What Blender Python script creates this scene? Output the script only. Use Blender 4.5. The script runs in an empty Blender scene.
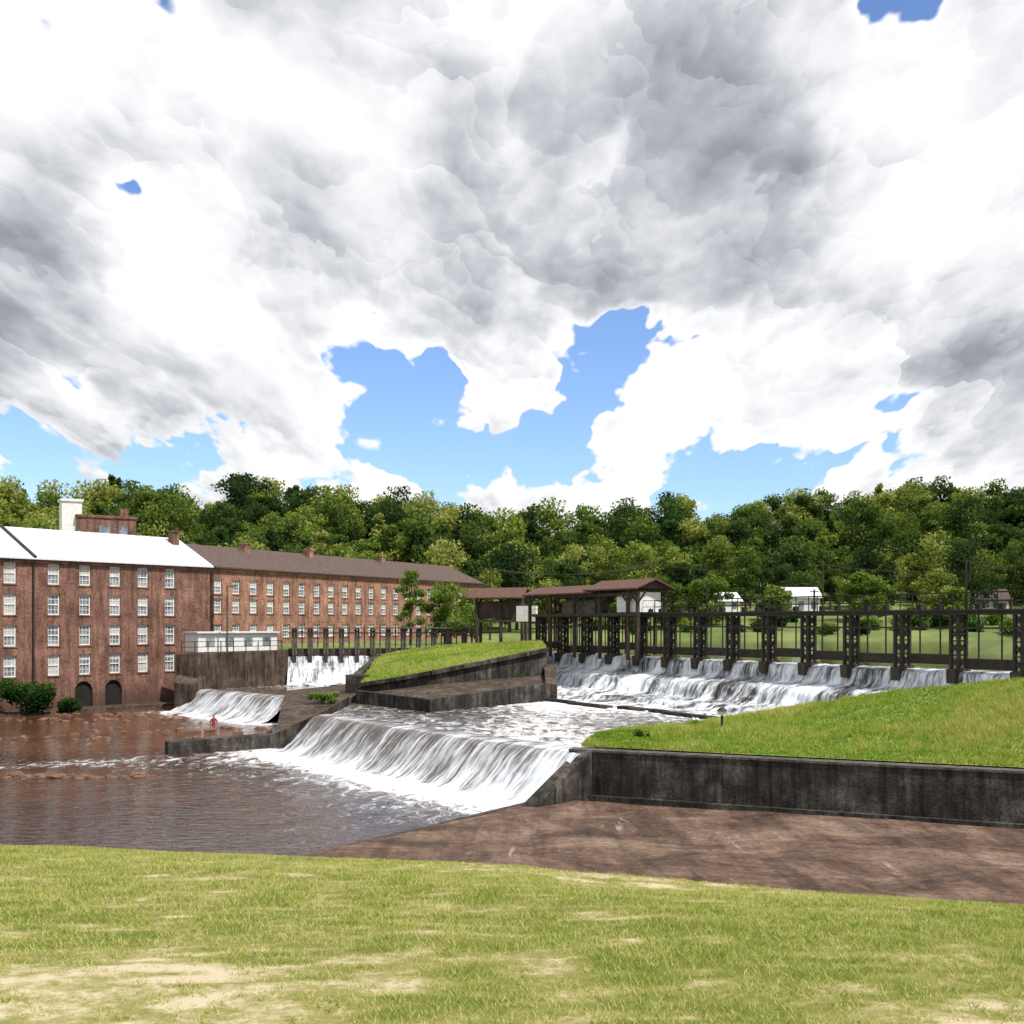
import bpy, math, random
import numpy as np
from mathutils import Vector, noise as mn
random.seed(7); rng=np.random.default_rng(7)
scene=bpy.context.scene
R=math.radians
# ------------------------------------------------------------------ helpers
def setin(nt,s,v):
    if isinstance(v,bpy.types.NodeSocket): nt.links.new(v,s)
    elif v is not None:
        if s.type=='RGBA' and len(v)==3: v=(*v,1)
        s.default_value=v
def N(nt,t,**k):
    n=nt.nodes.new(t)
    for a,b in k.items(): setattr(n,a,b)
    return n
def noise(nt,vec,scale,detail=4,rough=.55,dist=0.,col=False):
    n=N(nt,'ShaderNodeTexNoise'); setin(nt,n.inputs['Vector'],vec)
    n.inputs['Scale'].default_value=scale; n.inputs['Detail'].default_value=detail
    n.inputs['Roughness'].default_value=rough; n.inputs['Distortion'].default_value=dist
    return n.outputs['Color' if col else 'Fac']
def M(nt,op,a,b=None,c=None,clamp=False):
    n=N(nt,'ShaderNodeMath',operation=op,use_clamp=clamp)
    setin(nt,n.inputs[0],a)
    if b is not None: setin(nt,n.inputs[1],b)
    if c is not None: setin(nt,n.inputs[2],c)
    return n.outputs[0]
def VM(nt,op,a,b=None,out=0):
    n=N(nt,'ShaderNodeVectorMath',operation=op)
    setin(nt,n.inputs[0],a)
    if b is not None: setin(nt,n.inputs[1],b)
    return n.outputs[out]
def mixc(nt,f,a,b,blend='MIX'):
    n=N(nt,'ShaderNodeMix',data_type='RGBA',blend_type=blend)
    setin(nt,n.inputs[0],f); setin(nt,n.inputs[6],a); setin(nt,n.inputs[7],b)
    return n.outputs[2]
def sstep(nt,v,a,b,lo=0.,hi=1.):
    n=N(nt,'ShaderNodeMapRange',interpolation_type='SMOOTHSTEP')
    setin(nt,n.inputs[0],v)
    for i,x in enumerate((a,b,lo,hi)): n.inputs[i+1].default_value=x
    return n.outputs[0]
def ramp(nt,f,stops):
    n=N(nt,'ShaderNodeValToRGB'); setin(nt,n.inputs[0],f)
    e=n.color_ramp.elements
    while len(e)<len(stops): e.new(.5)
    for i,(p,c) in enumerate(stops):
        e[i].position=p; e[i].color=(*c,1)
    return n.outputs[0]
def mat(name,rough=.8,spec=.3):
    m=bpy.data.materials.new(name); m.use_nodes=True
    nt=m.node_tree; b=nt.nodes['Principled BSDF']
    b.inputs['Roughness'].default_value=rough; b.inputs['Specular IOR Level'].default_value=spec
    return m,nt,b
def oc(nt,scale=None):
    o=N(nt,'ShaderNodeTexCoord').outputs['Object']
    if scale: o=VM(nt,'MULTIPLY',o,scale)
    return o
def attr(nt,name,out='Fac'):
    return N(nt,'ShaderNodeAttribute',attribute_name=name).outputs[out]
def bump(nt,b,h,strength=.3,dist=.1):
    n=N(nt,'ShaderNodeBump'); n.inputs['Strength'].default_value=strength; n.inputs['Distance'].default_value=dist
    setin(nt,n.inputs['Height'],h); nt.links.new(n.outputs[0],b.inputs['Normal'])
def simple(name,c1,c2,scale=2,rough=.8,bs=0,vs=None,spec=.3,detail=3,lo=.3,hi=.7):
    m,nt,b=mat(name,rough,spec)
    v=oc(nt,vs); f=noise(nt,v,scale,detail,.6)
    nt.links.new(ramp(nt,f,[(lo,c1),(hi,c2)]),b.inputs['Base Color'])
    if bs: bump(nt,b,f,bs,.05)
    return m
class MB:
    def __init__(s): s.v=[];s.f=[];s.m=[]
    def poly(s,pts,mi=0):
        i=len(s.v); s.v+= [tuple(p) for p in pts]; s.f.append(tuple(range(i,i+len(pts)))); s.m.append(mi)
    def beam(s,p,q,w,h,mi=0,up=(0,0,1)):
        p=Vector(p);q=Vector(q);d=(q-p).normalized();u=Vector(up)
        if abs(d.dot(u))>.98: u=Vector((.857,.515,0))
        a=d.cross(u).normalized()*w/2; c=a.cross(d).normalized()*h/2
        i=len(s.v)
        for e in (p,q):
            for sa,sc in((-1,-1),(1,-1),(1,1),(-1,1)): s.v.append(tuple(e+a*sa+c*sc))
        for f in((0,1,5,4),(1,2,6,5),(2,3,7,6),(3,0,4,7),(3,2,1,0),(4,5,6,7)):
            s.f.append(tuple(i+k for k in f)); s.m.append(mi)
    def box(s,x0,x1,y0,y1,z0,z1,mi=0):
        s.beam((x0,(y0+y1)/2,(z0+z1)/2),(x1,(y0+y1)/2,(z0+z1)/2),y1-y0,z1-z0,mi)
    def tube(s,p,q,r0,r1,n=8,mi=0):
        p=Vector(p);q=Vector(q);d=(q-p).normalized()
        u=Vector((0,0,1)) if abs(d.z)<.9 else Vector((1,0,0))
        a=d.cross(u).normalized(); c=a.cross(d)
        i=len(s.v)
        for e,r in((p,r0),(q,r1)):
            for k in range(n):
                t=2*math.pi*k/n; s.v.append(tuple(e+a*math.cos(t)*r+c*math.sin(t)*r))
        for k in range(n):
            s.f.append((i+k,i+(k+1)%n,i+n+(k+1)%n,i+n+k)); s.m.append(mi)
        s.f.append(tuple(i+n+k for k in range(n))); s.m.append(mi)
    def prism(s,pts,zt,zb,mi=0,ms=None):
        if not hasattr(zt,'__len__'): zt=[zt]*len(pts)
        ms=mi if ms is None else ms
        s.poly([(x,y,z) for (x,y),z in zip(pts,zt)],mi)
        n=len(pts)
        for k in range(n):
            a=pts[k];b=pts[(k+1)%n]
            s.poly([(*a,zb),(*b,zb),(*b,zt[(k+1)%n]),(*a,zt[k])],ms)
    def build(s,name,mats,parent=None,smooth=False):
        me=bpy.data.meshes.new(name); me.from_pydata(s.v,[],s.f)
        for m_ in mats: me.materials.append(m_)
        me.polygons.foreach_set('material_index',s.m)
        if smooth: me.polygons.foreach_set('use_smooth',[True]*len(s.f))
        me.update(); o=bpy.data.objects.new(name,me); scene.collection.objects.link(o)
        if parent: o.parent=parent
        return o
def empty(name,loc=(0,0,0),rz=0):
    e=bpy.data.objects.new(name,None); e.location=loc; e.rotation_euler=(0,0,rz); e.empty_display_size=.5
    scene.collection.objects.link(e); return e
def grid(name,V,nu,nv,mats,attrs={},smooth=True,mi=None,parent=None):
    me=bpy.data.meshes.new(name)
    idx=np.arange(nu*nv).reshape(nu,nv)
    F=np.stack([idx[:-1,:-1],idx[1:,:-1],idx[1:,1:],idx[:-1,1:]],-1).reshape(-1,4)
    me.vertices.add(nu*nv); me.vertices.foreach_set('co',V.reshape(-1).astype(np.float32))
    me.loops.add(F.size); me.loops.foreach_set('vertex_index',F.reshape(-1).astype(np.int32))
    me.polygons.add(len(F)); me.polygons.foreach_set('loop_start',np.arange(0,F.size,4,dtype=np.int32))
    me.update(calc_edges=True)
    if smooth: me.polygons.foreach_set('use_smooth',np.ones(len(F),bool))
    for k,a in attrs.items():
        a=np.asarray(a,dtype=np.float32)
        if a.ndim==3: at=me.attributes.new(k,'FLOAT_VECTOR','POINT'); at.data.foreach_set('vector',a.reshape(-1))
        else: at=me.attributes.new(k,'FLOAT','POINT'); at.data.foreach_set('value',a.reshape(-1))
    for m_ in mats: me.materials.append(m_)
    o=bpy.data.objects.new(name,me); scene.collection.objects.link(o)
    if parent: o.parent=parent
    return o
def polymesh(name,Vt,k,mats,tint=None):
    n=len(Vt); me=bpy.data.meshes.new(name)
    me.vertices.add(n*k); me.vertices.foreach_set('co',Vt.reshape(-1).astype(np.float32))
    me.loops.add(n*k); me.loops.foreach_set('vertex_index',np.arange(n*k,dtype=np.int32))
    me.polygons.add(n); me.polygons.foreach_set('loop_start',np.arange(0,n*k,k,dtype=np.int32))
    me.update(calc_edges=True)
    if tint is not None:
        at=me.attributes.new('tint','FLOAT','POINT'); at.data.foreach_set('value',np.repeat(tint,k).astype(np.float32))
    for m_ in mats: me.materials.append(m_)
    return me
def fn(x,y,s,z=0.): return mn.fractal(Vector((x*s,y*s,z)),1.0,2.0,4)

# ------------------------------------------------------------------ camera, sun, sky
cam=bpy.data.cameras.new('camera'); co=bpy.data.objects.new('camera',cam); scene.collection.objects.link(co)
co.location=(0,0,8.1); co.rotation_euler=(R(90),0,0); cam.lens=38.67; cam.sensor_width=36; cam.shift_y=.1074
cam.clip_end=6000; cam.clip_start=.05; scene.camera=co
sd=Vector((.42,-.34,.82)).normalized()
sun=bpy.data.lights.new('sun','SUN'); sun.energy=5.0; sun.angle=R(.6); sun.color=(1,.95,.87)
so=bpy.data.objects.new('sun',sun); so.rotation_euler=(-sd).to_track_quat('-Z','Y').to_euler(); scene.collection.objects.link(so)
scene.view_settings.view_transform='Standard'; scene.view_settings.look='None'; scene.view_settings.exposure=0

w=bpy.data.worlds.new('World'); scene.world=w; w.use_nodes=True; nt=w.node_tree; nt.nodes.clear()
sky=N(nt,'ShaderNodeTexSky',sky_type='NISHITA',sun_disc=False); sky.sun_elevation=math.asin(sd.z); sky.sun_rotation=math.atan2(sd.x,sd.y)
sky.dust_density=.3; sky.ozone_density=2.
bg1=N(nt,'ShaderNodeBackground'); nt.links.new(mixc(nt,1.,sky.outputs[0],(1.0,1.12,1.36),'MULTIPLY'),bg1.inputs[0]); bg1.inputs[1].default_value=.14
d=N(nt,'ShaderNodeTexCoord').outputs['Generated']; d=VM(nt,'NORMALIZE',d)
sp=N(nt,'ShaderNodeSeparateXYZ'); nt.links.new(d,sp.inputs[0])
zz=M(nt,'ADD',M(nt,'MAXIMUM',sp.outputs[2],0.),.27)
cb=N(nt,'ShaderNodeCombineXYZ')
nt.links.new(M(nt,'DIVIDE',sp.outputs[0],zz),cb.inputs[0])
nt.links.new(M(nt,'MULTIPLY',M(nt,'LOGARITHM',zz,2.7183),1.15),cb.inputs[1])
nt.links.new(M(nt,'MULTIPLY',sp.outputs[1],.6),cb.inputs[2])
q=cb.outputs[0]
wn=noise(nt,q,5.,4,.55,0,True)
wc=VM(nt,'SUBTRACT',wn,(.5,.5,.5))
wq=VM(nt,'MULTIPLY',wc,(.24,.24,.24))
qw=VM(nt,'ADD',q,wq)
def voro(vec,scale):
    n=N(nt,'ShaderNodeTexVoronoi',feature='F1'); setin(nt,n.inputs['Vector'],vec); n.inputs['Scale'].default_value=scale
    rel=VM(nt,'MULTIPLY',VM(nt,'SUBTRACT',vec,n.outputs['Position']),(scale,scale,scale))
    lit=VM(nt,'DOT_PRODUCT',rel,(.35,.9,-.2),1)
    return n.outputs['Distance'],M(nt,'MULTIPLY',lit,sstep(nt,n.outputs['Distance'],.35,.85,1.,0.))
v1,l1=voro(qw,3.6); v2,l2=voro(VM(nt,'ADD',qw,(3.1,1.7,.3)),8.); v3,l3=voro(VM(nt,'ADD',qw,(1.1,5.7,2.3)),18.)
def base(p): return noise(nt,p,1.9,8,.56)
A=base(q); A2=base(VM(nt,'ADD',q,(.03,.07,0.)))
D=M(nt,'ADD',A,M(nt,'MULTIPLY',M(nt,'SUBTRACT',.45,v1),.34))
D=M(nt,'ADD',D,M(nt,'MULTIPLY',M(nt,'SUBTRACT',.45,v2),.28))
D=M(nt,'ADD',D,M(nt,'MULTIPLY',M(nt,'SUBTRACT',.45,v3),.15))
dw=VM(nt,'ADD',d,VM(nt,'MULTIPLY',wc,(.17,.17,.17)))
def pdir(px,py): return Vector(((px-512)/1100,1,(622-py)/1100)).normalized()
def spots(lst):
    tot=None
    for px,py,r,wt in lst:
        di=VM(nt,'DISTANCE',dw,tuple(pdir(px,py)),1)
        v=sstep(nt,di,0,r/1100.,wt,0.)
        tot=v if tot is None else M(nt,'ADD',tot,v)
    return tot
holes=spots([(405,378,74,.44),(548,425,95,.44),(480,478,95,.36),(605,352,80,.42),(640,325,55,.26),(110,448,120,.42),(200,468,95,.38),(20,470,90,.38),
  (700,492,110,.44),(775,485,80,.34),(865,430,70,.40),(140,188,36,.36),(892,0,60,.5),(425,460,70,.24),(930,470,60,.3)])
fill=spots([(482,402,48,.42),(380,330,50,.25),(290,35,110,.3),(115,45,60,.25),(570,0,100,.2),(300,430,70,.2)])
dark=spots([(500,180,380,.32),(330,250,190,.14),(720,110,250,.15),(30,290,150,.38),(940,375,110,.2),(740,260,160,.12),(90,90,130,.16)])
brt=spots([(150,225,110,.5),(380,110,90,.28),(20,50,110,.3),(260,300,90,.42),(900,120,150,.22),(985,250,150,.22),(560,325,90,.36),(700,360,160,.32),(330,400,150,.34),(640,450,180,.34),(482,405,70,.4),(850,450,170,.28),(100,400,110,.25)])
Dc=M(nt,'ADD',M(nt,'SUBTRACT',D,holes),fill)
cov=sstep(nt,Dc,.185,.245)
edge=sstep(nt,Dc,.18,.46,.34,0.)
puff=M(nt,'ADD',M(nt,'MULTIPLY',l1,.34),M(nt,'ADD',M(nt,'MULTIPLY',l2,.26),M(nt,'MULTIPLY',l3,.15)))
lum=M(nt,'ADD',M(nt,'MULTIPLY',M(nt,'SUBTRACT',A,A2),3.4),.72)
lum=M(nt,'ADD',lum,puff); lum=M(nt,'ADD',lum,edge)
lum=M(nt,'SUBTRACT',lum,M(nt,'MULTIPLY',M(nt,'SUBTRACT',A,.5),1.7))
lum=M(nt,'ADD',M(nt,'SUBTRACT',lum,dark),brt)
cc=ramp(nt,lum,[(0.,(.26,.27,.30)),(.22,(.36,.375,.41)),(.5,(.60,.62,.66)),(.75,(.88,.89,.92)),(.96,(1.05,1.05,1.05))])
bg2=N(nt,'ShaderNodeBackground'); nt.links.new(cc,bg2.inputs[0]); bg2.inputs[1].default_value=1.
ms=N(nt,'ShaderNodeMixShader'); nt.links.new(cov,ms.inputs[0]); nt.links.new(bg1.outputs[0],ms.inputs[1]); nt.links.new(bg2.outputs[0],ms.inputs[2])
nt.links.new(ms.outputs[0],N(nt,'ShaderNodeOutputWorld').inputs[0])
w.cycles.sampling_method='MANUAL'; w.cycles.sample_map_resolution=256

# ------------------------------------------------------------------ materials
def brickmat(name,c1,c2,mort):
    m,nt,b=mat(name,.9,.2)
    s=N(nt,'ShaderNodeSeparateXYZ'); nt.links.new(oc(nt),s.inputs[0])
    c=N(nt,'ShaderNodeCombineXYZ'); nt.links.new(M(nt,'ADD',s.outputs[0],s.outputs[1]),c.inputs[0]); nt.links.new(s.outputs[2],c.inputs[1])
    br=N(nt,'ShaderNodeTexBrick'); nt.links.new(c.outputs[0],br.inputs['Vector'])
    br.inputs['Scale'].default_value=1.; br.inputs['Brick Width'].default_value=.23; br.inputs['Row Height'].default_value=.08; br.inputs['Mortar Size'].default_value=.008
    setin(nt,br.inputs['Color1'],c1); setin(nt,br.inputs['Color2'],c2); setin(nt,br.inputs['Mortar'],mort)
    f=noise(nt,oc(nt),.5,5,.65); g=noise(nt,oc(nt,(2.,2.,.25)),1.2,4,.6); h=noise(nt,oc(nt),5.,2,.7)
    k=ramp(nt,f,[(.3,(.5,.46,.46)),(.7,(1.3,1.25,1.2))])
    x=mixc(nt,1.,br.outputs[0],k,'MULTIPLY')
    x=mixc(nt,1.,x,ramp(nt,g,[(.35,(.6,.58,.58)),(.6,(1.1,1.1,1.1))]),'MULTIPLY')
    x=mixc(nt,1.,x,ramp(nt,h,[(.3,(.6,.6,.6)),(.7,(1.4,1.4,1.4))]),'MULTIPLY')
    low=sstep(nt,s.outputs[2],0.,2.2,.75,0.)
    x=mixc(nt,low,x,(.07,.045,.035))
    nt.links.new(x,b.inputs['Base Color']); return m
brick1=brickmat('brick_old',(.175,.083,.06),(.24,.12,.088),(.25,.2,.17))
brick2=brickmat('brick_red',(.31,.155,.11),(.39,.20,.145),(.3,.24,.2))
white=simple('white_paint',(.62,.62,.6),(.8,.8,.79),3,.5)
m,nt_,b=mat('window_glass',.08,.6)
nt_.links.new(ramp(nt_,noise(nt_,oc(nt_),.9,2),[(.35,(.08,.10,.13)),(.65,(.30,.33,.37))]),b.inputs['Base Color']); glass=m
metalroof=simple('white_metal_roof',(.50,.52,.56),(.72,.74,.78),.5,.45,vs=(6,.3,1))
shingle=simple('brown_shingle',(.06,.04,.035),(.12,.085,.075),2.,.9,vs=(1,3,3))
rust=simple('rusty_tin_roof',(.06,.03,.024),(.15,.075,.055),1.5,.7,vs=(4,4,1))
darkm=simple('dark_opening',(.01,.01,.01),(.02,.018,.015),1)
steel=simple('blackened_steel',(.014,.012,.011),(.04,.032,.027),3,.6)
greysteel=simple('grey_weathered_steel',(.05,.045,.04),(.14,.12,.1),3,.7)
wood=simple('old_timber',(.03,.022,.018),(.08,.058,.045),3,.9,vs=(1,1,.3))
def concrete(name,c0,c1,c2,streak=1.):
    m,nt,b=mat(name,.9,.2)
    f=noise(nt,oc(nt),.7,6,.7); g=noise(nt,oc(nt,(3.,3.,.3)),1.,5,.65); h=noise(nt,oc(nt),9,3,.7)
    x=ramp(nt,f,[(.3,c0),(.5,c1),(.72,c2)])
    x=mixc(nt,streak,x,ramp(nt,g,[(.35,(.35,.34,.33)),(.6,(1.2,1.2,1.2))]),'MULTIPLY')
    x=mixc(nt,.7,x,ramp(nt,h,[(.3,(.55,.55,.55)),(.7,(1.45,1.45,1.45))]),'MULTIPLY')
    nt.links.new(x,b.inputs['Base Color']); bump(nt,b,M(nt,'ADD',f,h),.5,.08); return m
wallm=concrete('dark_stained_concrete',(.018,.016,.015),(.045,.04,.036),(.15,.135,.12))
wallb=concrete('brown_concrete',(.035,.026,.02),(.075,.055,.042),(.14,.11,.09))
coping=concrete('pale_concrete',(.05,.045,.04),(.10,.09,.08),(.17,.155,.14),.8)
m,nt_,b=mat('apron_concrete',.8,.2)
f=noise(nt_,oc(nt_,(1,1.2,1)),.25,7,.74,.6); g=noise(nt_,oc(nt_),4,5,.8); st=noise(nt_,oc(nt_,(1.2,.13,1)),1.,5,.7,.2)
x=ramp(nt_,f,[(.36,(.045,.028,.021)),(.5,(.115,.07,.05)),(.64,(.20,.14,.105))])
x=mixc(nt_,.9,x,ramp(nt_,g,[(.3,(.35,.35,.35)),(.7,(1.6,1.6,1.6))]),'MULTIPLY')
x=mixc(nt_,1.,x,ramp(nt_,st,[(.36,(.65,.65,.65)),(.55,(1.15,1.15,1.15))]),'MULTIPLY')
x=mixc(nt_,sstep(nt_,st,.63,.72,0,.7),x,(.34,.31,.27))
nt_.links.new(x,b.inputs['Base Color']); bump(nt_,b,g,.8,.08); apronm=m
def leafmat(name,stops,trans=.35,rnd=True,mixr=.55):
    m=bpy.data.materials.new(name); m.use_nodes=True; nt=m.node_tree; nt.nodes.clear()
    t=attr(nt,'tint')
    if rnd:
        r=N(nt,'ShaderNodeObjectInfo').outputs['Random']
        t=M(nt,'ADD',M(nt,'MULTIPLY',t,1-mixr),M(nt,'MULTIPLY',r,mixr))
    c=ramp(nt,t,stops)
    a=N(nt,'ShaderNodeBsdfDiffuse'); nt.links.new(c,a.inputs[0])
    tr=N(nt,'ShaderNodeBsdfTranslucent'); nt.links.new(mixc(nt,1.,c,(1.1,1.25,.6),'MULTIPLY'),tr.inputs[0])
    mx=N(nt,'ShaderNodeMixShader'); mx.inputs[0].default_value=trans
    nt.links.new(a.outputs[0],mx.inputs[1]); nt.links.new(tr.outputs[0],mx.inputs[2])
    nt.links.new(mx.outputs[0],N(nt,'ShaderNodeOutputMaterial').inputs[0]); return m
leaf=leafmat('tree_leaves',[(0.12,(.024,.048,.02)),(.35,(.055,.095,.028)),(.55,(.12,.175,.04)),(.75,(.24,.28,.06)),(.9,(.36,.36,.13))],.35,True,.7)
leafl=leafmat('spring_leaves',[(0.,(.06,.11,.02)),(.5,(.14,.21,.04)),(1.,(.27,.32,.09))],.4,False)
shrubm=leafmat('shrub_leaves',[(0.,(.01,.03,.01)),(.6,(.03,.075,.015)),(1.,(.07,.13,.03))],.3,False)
bark=simple('bark',(.05,.04,.032),(.12,.1,.08),3,.9,detail=2)
blade=leafmat('grass_blades',[(0.,(.52,.46,.25)),(.3,(.46,.44,.16)),(.58,(.31,.35,.08)),(1.,(.13,.20,.03))],.3,False)
bladeg=leafmat('tall_grass_blades',[(0.,(.44,.42,.15)),(.25,(.33,.38,.08)),(.5,(.22,.33,.04)),(1.,(.08,.17,.02))],.35,False)
m,nt_,b=mat('lawn_soil',.95,.1)
pt=attr(nt_,'patch'); nn=noise(nt_,oc(nt_),11,5,.8)
pp=M(nt_,'ADD',pt,M(nt_,'MULTIPLY',M(nt_,'SUBTRACT',nn,.5),1.7))
nt_.links.new(ramp(nt_,pp,[(.0,(.48,.41,.28)),(.22,(.33,.29,.15)),(.42,(.22,.21,.07)),(.8,(.12,.145,.03))]),b.inputs['Base Color'])
bump(nt_,b,nn,.6,.03); lawnm=m
mound_g=simple('mound_turf',(.10,.17,.025),(.28,.30,.08),.7,.95,.5,detail=6)
farg=simple('far_ground',(.06,.10,.025),(.20,.23,.07),.12,.95,detail=6)
def watermat(name,deep,shallow,foamcol=(.8,.8,.82),wscale=1.2,ws=.35,patch=.12,spec=.5):
    m,nt,b=mat(name,.12,spec); b.inputs['IOR'].default_value=1.33
    o=oc(nt); f=noise(nt,o,patch,4,.6,.5); fo=attr(nt,'foam'); sh=attr(nt,'shoal')
    base=ramp(nt,M(nt,'ADD',f,sh),[(.40,deep),(.75,shallow)])
    st=noise(nt,oc(nt,(1.,.5,1)),1.6,6,.75,.8)
    k=sstep(nt,M(nt,'ADD',fo,M(nt,'MULTIPLY',M(nt,'SUBTRACT',st,.5),2.1)),.38,1.0)
    nt.links.new(mixc(nt,k,base,foamcol),b.inputs['Base Color'])
    nt.links.new(M(nt,'ADD',M(nt,'MULTIPLY',k,.5),.03),b.inputs['Roughness'])
    h=M(nt,'ADD',noise(nt,oc(nt,(.7,1.7,1)),wscale,3,.6,.5),M(nt,'MULTIPLY',k,.3))
    bump(nt,b,h,ws,.25); return m
water1=watermat('brown_creek_water',(.030,.015,.010),(.11,.052,.028),ws=.19,wscale=1.5,spec=.34)
water2=watermat('spill_pool_water',(.06,.047,.037),(.14,.11,.09))
water3=watermat('reservoir_water',(.03,.028,.02),(.06,.05,.035),ws=.12)
def fallmat(name,under,bias,us=5.,vs_=.5,wcol=(.77,.82,.89)):
    m,nt,b=mat(name,.35,.5)
    uv=attr(nt,'fuv','Vector'); fo=attr(nt,'foam')
    a=noise(nt,VM(nt,'MULTIPLY',uv,(us,vs_,1)),1.,5,.65,.25)
    c=noise(nt,VM(nt,'MULTIPLY',uv,(.55,.3,1)),1.,3,.6)
    e=noise(nt,VM(nt,'MULTIPLY',uv,(us*3,vs_*2,1)),1.,4,.7)
    s=M(nt,'ADD',M(nt,'MULTIPLY',M(nt,'SUBTRACT',a,.5),2.3),M(nt,'MULTIPLY',M(nt,'SUBTRACT',c,.5),1.7))
    s=M(nt,'ADD',M(nt,'ADD',s,M(nt,'MULTIPLY',M(nt,'SUBTRACT',e,.5),1.7)),M(nt,'ADD',fo,bias))
    k=sstep(nt,s,.0,1.05)
    nt.links.new(mixc(nt,k,under,wcol),b.inputs['Base Color'])
    nt.links.new(M(nt,'ADD',M(nt,'MULTIPLY',k,.4),.2),b.inputs['Roughness'])
    bump(nt,b,M(nt,'ADD',a,e),.6,.12); return m
fallm=fallmat('waterfall_sheet',(.085,.065,.053),-.04,4.,.3)
cascm=fallmat('cascade_water',(.03,.026,.022),-.04,2.6,.45)

# ------------------------------------------------------------------ ground
def hill(X):
    return np.interp(X,[-400,-140,-77,-58,-30,0,25,51,79,106,125,150,400],[23,26,28,27,24,21,19.5,23,27,29,28,23,20])
def sm(t): t=np.clip(t,0,1); return t*t*(3-2*t)
def H(X,Y):
    X=np.asarray(X,float);Y=np.asarray(Y,float)
    z=np.full(np.broadcast(X,Y).shape,-1.6)
    z=np.where(X<-48,-1.6+7*sm((-48-X)/12),z)
    sdm=(X-2.6)*.857+(Y-103)*.515
    z=np.where((sdm>2.2)&(X>0),3.,z)
    z=np.where((X>39)&(Y<110),3+3.4*sm((X-39)/6.),z)
    land=np.where(X<-2,5.6,3.)
    z=np.where(Y>114,land,z)
    bank=sm((Y-165)/8)
    z=np.where(Y>162,z*(1-bank)+6.2*bank,z)
    up=3.*sm((Y-168)/32)*sm((X-5)/15)
    y0=np.where(X<10,172,190)
    t=np.clip((Y-y0)/(300-y0),0,1)
    z=z+up+np.where(Y>y0,(hill(X)-6.2-up)*np.power(sm(t)*.5+t*.5,1.6),0)
    z=np.where(Y<30,np.where(Y>-40,-1.6,z),z)
    return z
xs=np.concatenate([np.linspace(-2500,-200,10)[:-1],np.arange(-200,200,2.5),np.linspace(200,2500,10)])
ys=np.concatenate([np.linspace(-600,0,8)[:-1],np.arange(0,330,2.5),np.linspace(330,3500,14)])
X,Y=np.meshgrid(xs,ys,indexing='ij')
grid('ground',np.stack([X,Y,H(X,Y)],-1),len(xs),len(ys),[farg])

# lawn
def lawnz(X,Y):
    c=np.interp(X,[-30,-8,0,6,30],[.0106,.0108,.0132,.0186,.0215])
    return 6.5-c*np.power(np.maximum(Y-1,0),1.85)-.045*np.maximum(Y-15.5,0)**2
xs=np.arange(-45,45.01,.25); ys=np.concatenate([np.arange(-25,2,.5),np.arange(2,17,.12),np.arange(17,30,.5)])
X,Y=np.meshgrid(xs,ys,indexing='ij'); Z=lawnz(X,Y)
def patch(x,y):
    v=.58+.38*fn(x,y,.3,3.)+.5*fn(x,y,2.4,5.)+.6*fn(x,y,9.,1.)
    v-=.32*math.exp(-((x+1.8)**2/1.4+(y-5.5)**2/.6)); v-=.32*math.exp(-((x-2.1)**2/.6+(y-4.8)**2/.3)); v-=.2*math.exp(-((x-1.2)**2/3+(y-12.4)**2/.5))
    return v
P=np.array([patch(a,b_) for a,b_ in zip(X.ravel(),Y.ravel())]).reshape(X.shape)
Z+=np.array([.05*fn(a,b_,.6) for a,b_ in zip(X.ravel(),Y.ravel())]).reshape(X.shape)
Z=np.maximum(Z,-1.7)
grid('lawn',np.stack([X,Y,Z],-1),len(xs),len(ys),[lawnm],{'patch':P})
def blades(name,pts,h,wd,lean,m_,tint):
    n=len(pts); th=rng.random(n)*6.283; ph=rng.random(n)*6.283
    a=np.stack([np.cos(th),np.sin(th),np.zeros(n)],-1)*wd[:,None]/2
    tip=pts+np.stack([np.cos(ph)*lean*h,np.sin(ph)*lean*h,h],-1)
    V=np.stack([pts-a,pts+a,tip],1)
    me=polymesh(name,V,3,[m_],tint); o=bpy.data.objects.new(name,me); scene.collection.objects.link(o); return o
n=500000
yy=np.sqrt(rng.random(n)*(17.0**2-3.4**2)+3.4**2); xx=(rng.random(n)-.5)*yy*1.08
pz=np.array([patch(a,b_) for a,b_ in zip(xx,yy)])
keep=rng.random(n)<np.clip((pz-.02)*1.7,.1,1.)
xx,yy,pz=xx[keep],yy[keep],pz[keep]; n=len(xx)
zz_=lawnz(xx,yy)+np.array([.05*fn(a,b_,.6) for a,b_ in zip(xx,yy)])-.004
hh=(.012+.026*rng.random(n))*(.55+.8*np.clip(pz,0,1))
blades('lawn_grass',np.stack([xx,yy,zz_],-1),hh,.0035+.004*rng.random(n)+yy*.0002,.9,blade,np.clip(.03+.58*pz+rng.normal(0,.24,n),0,1))

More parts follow.
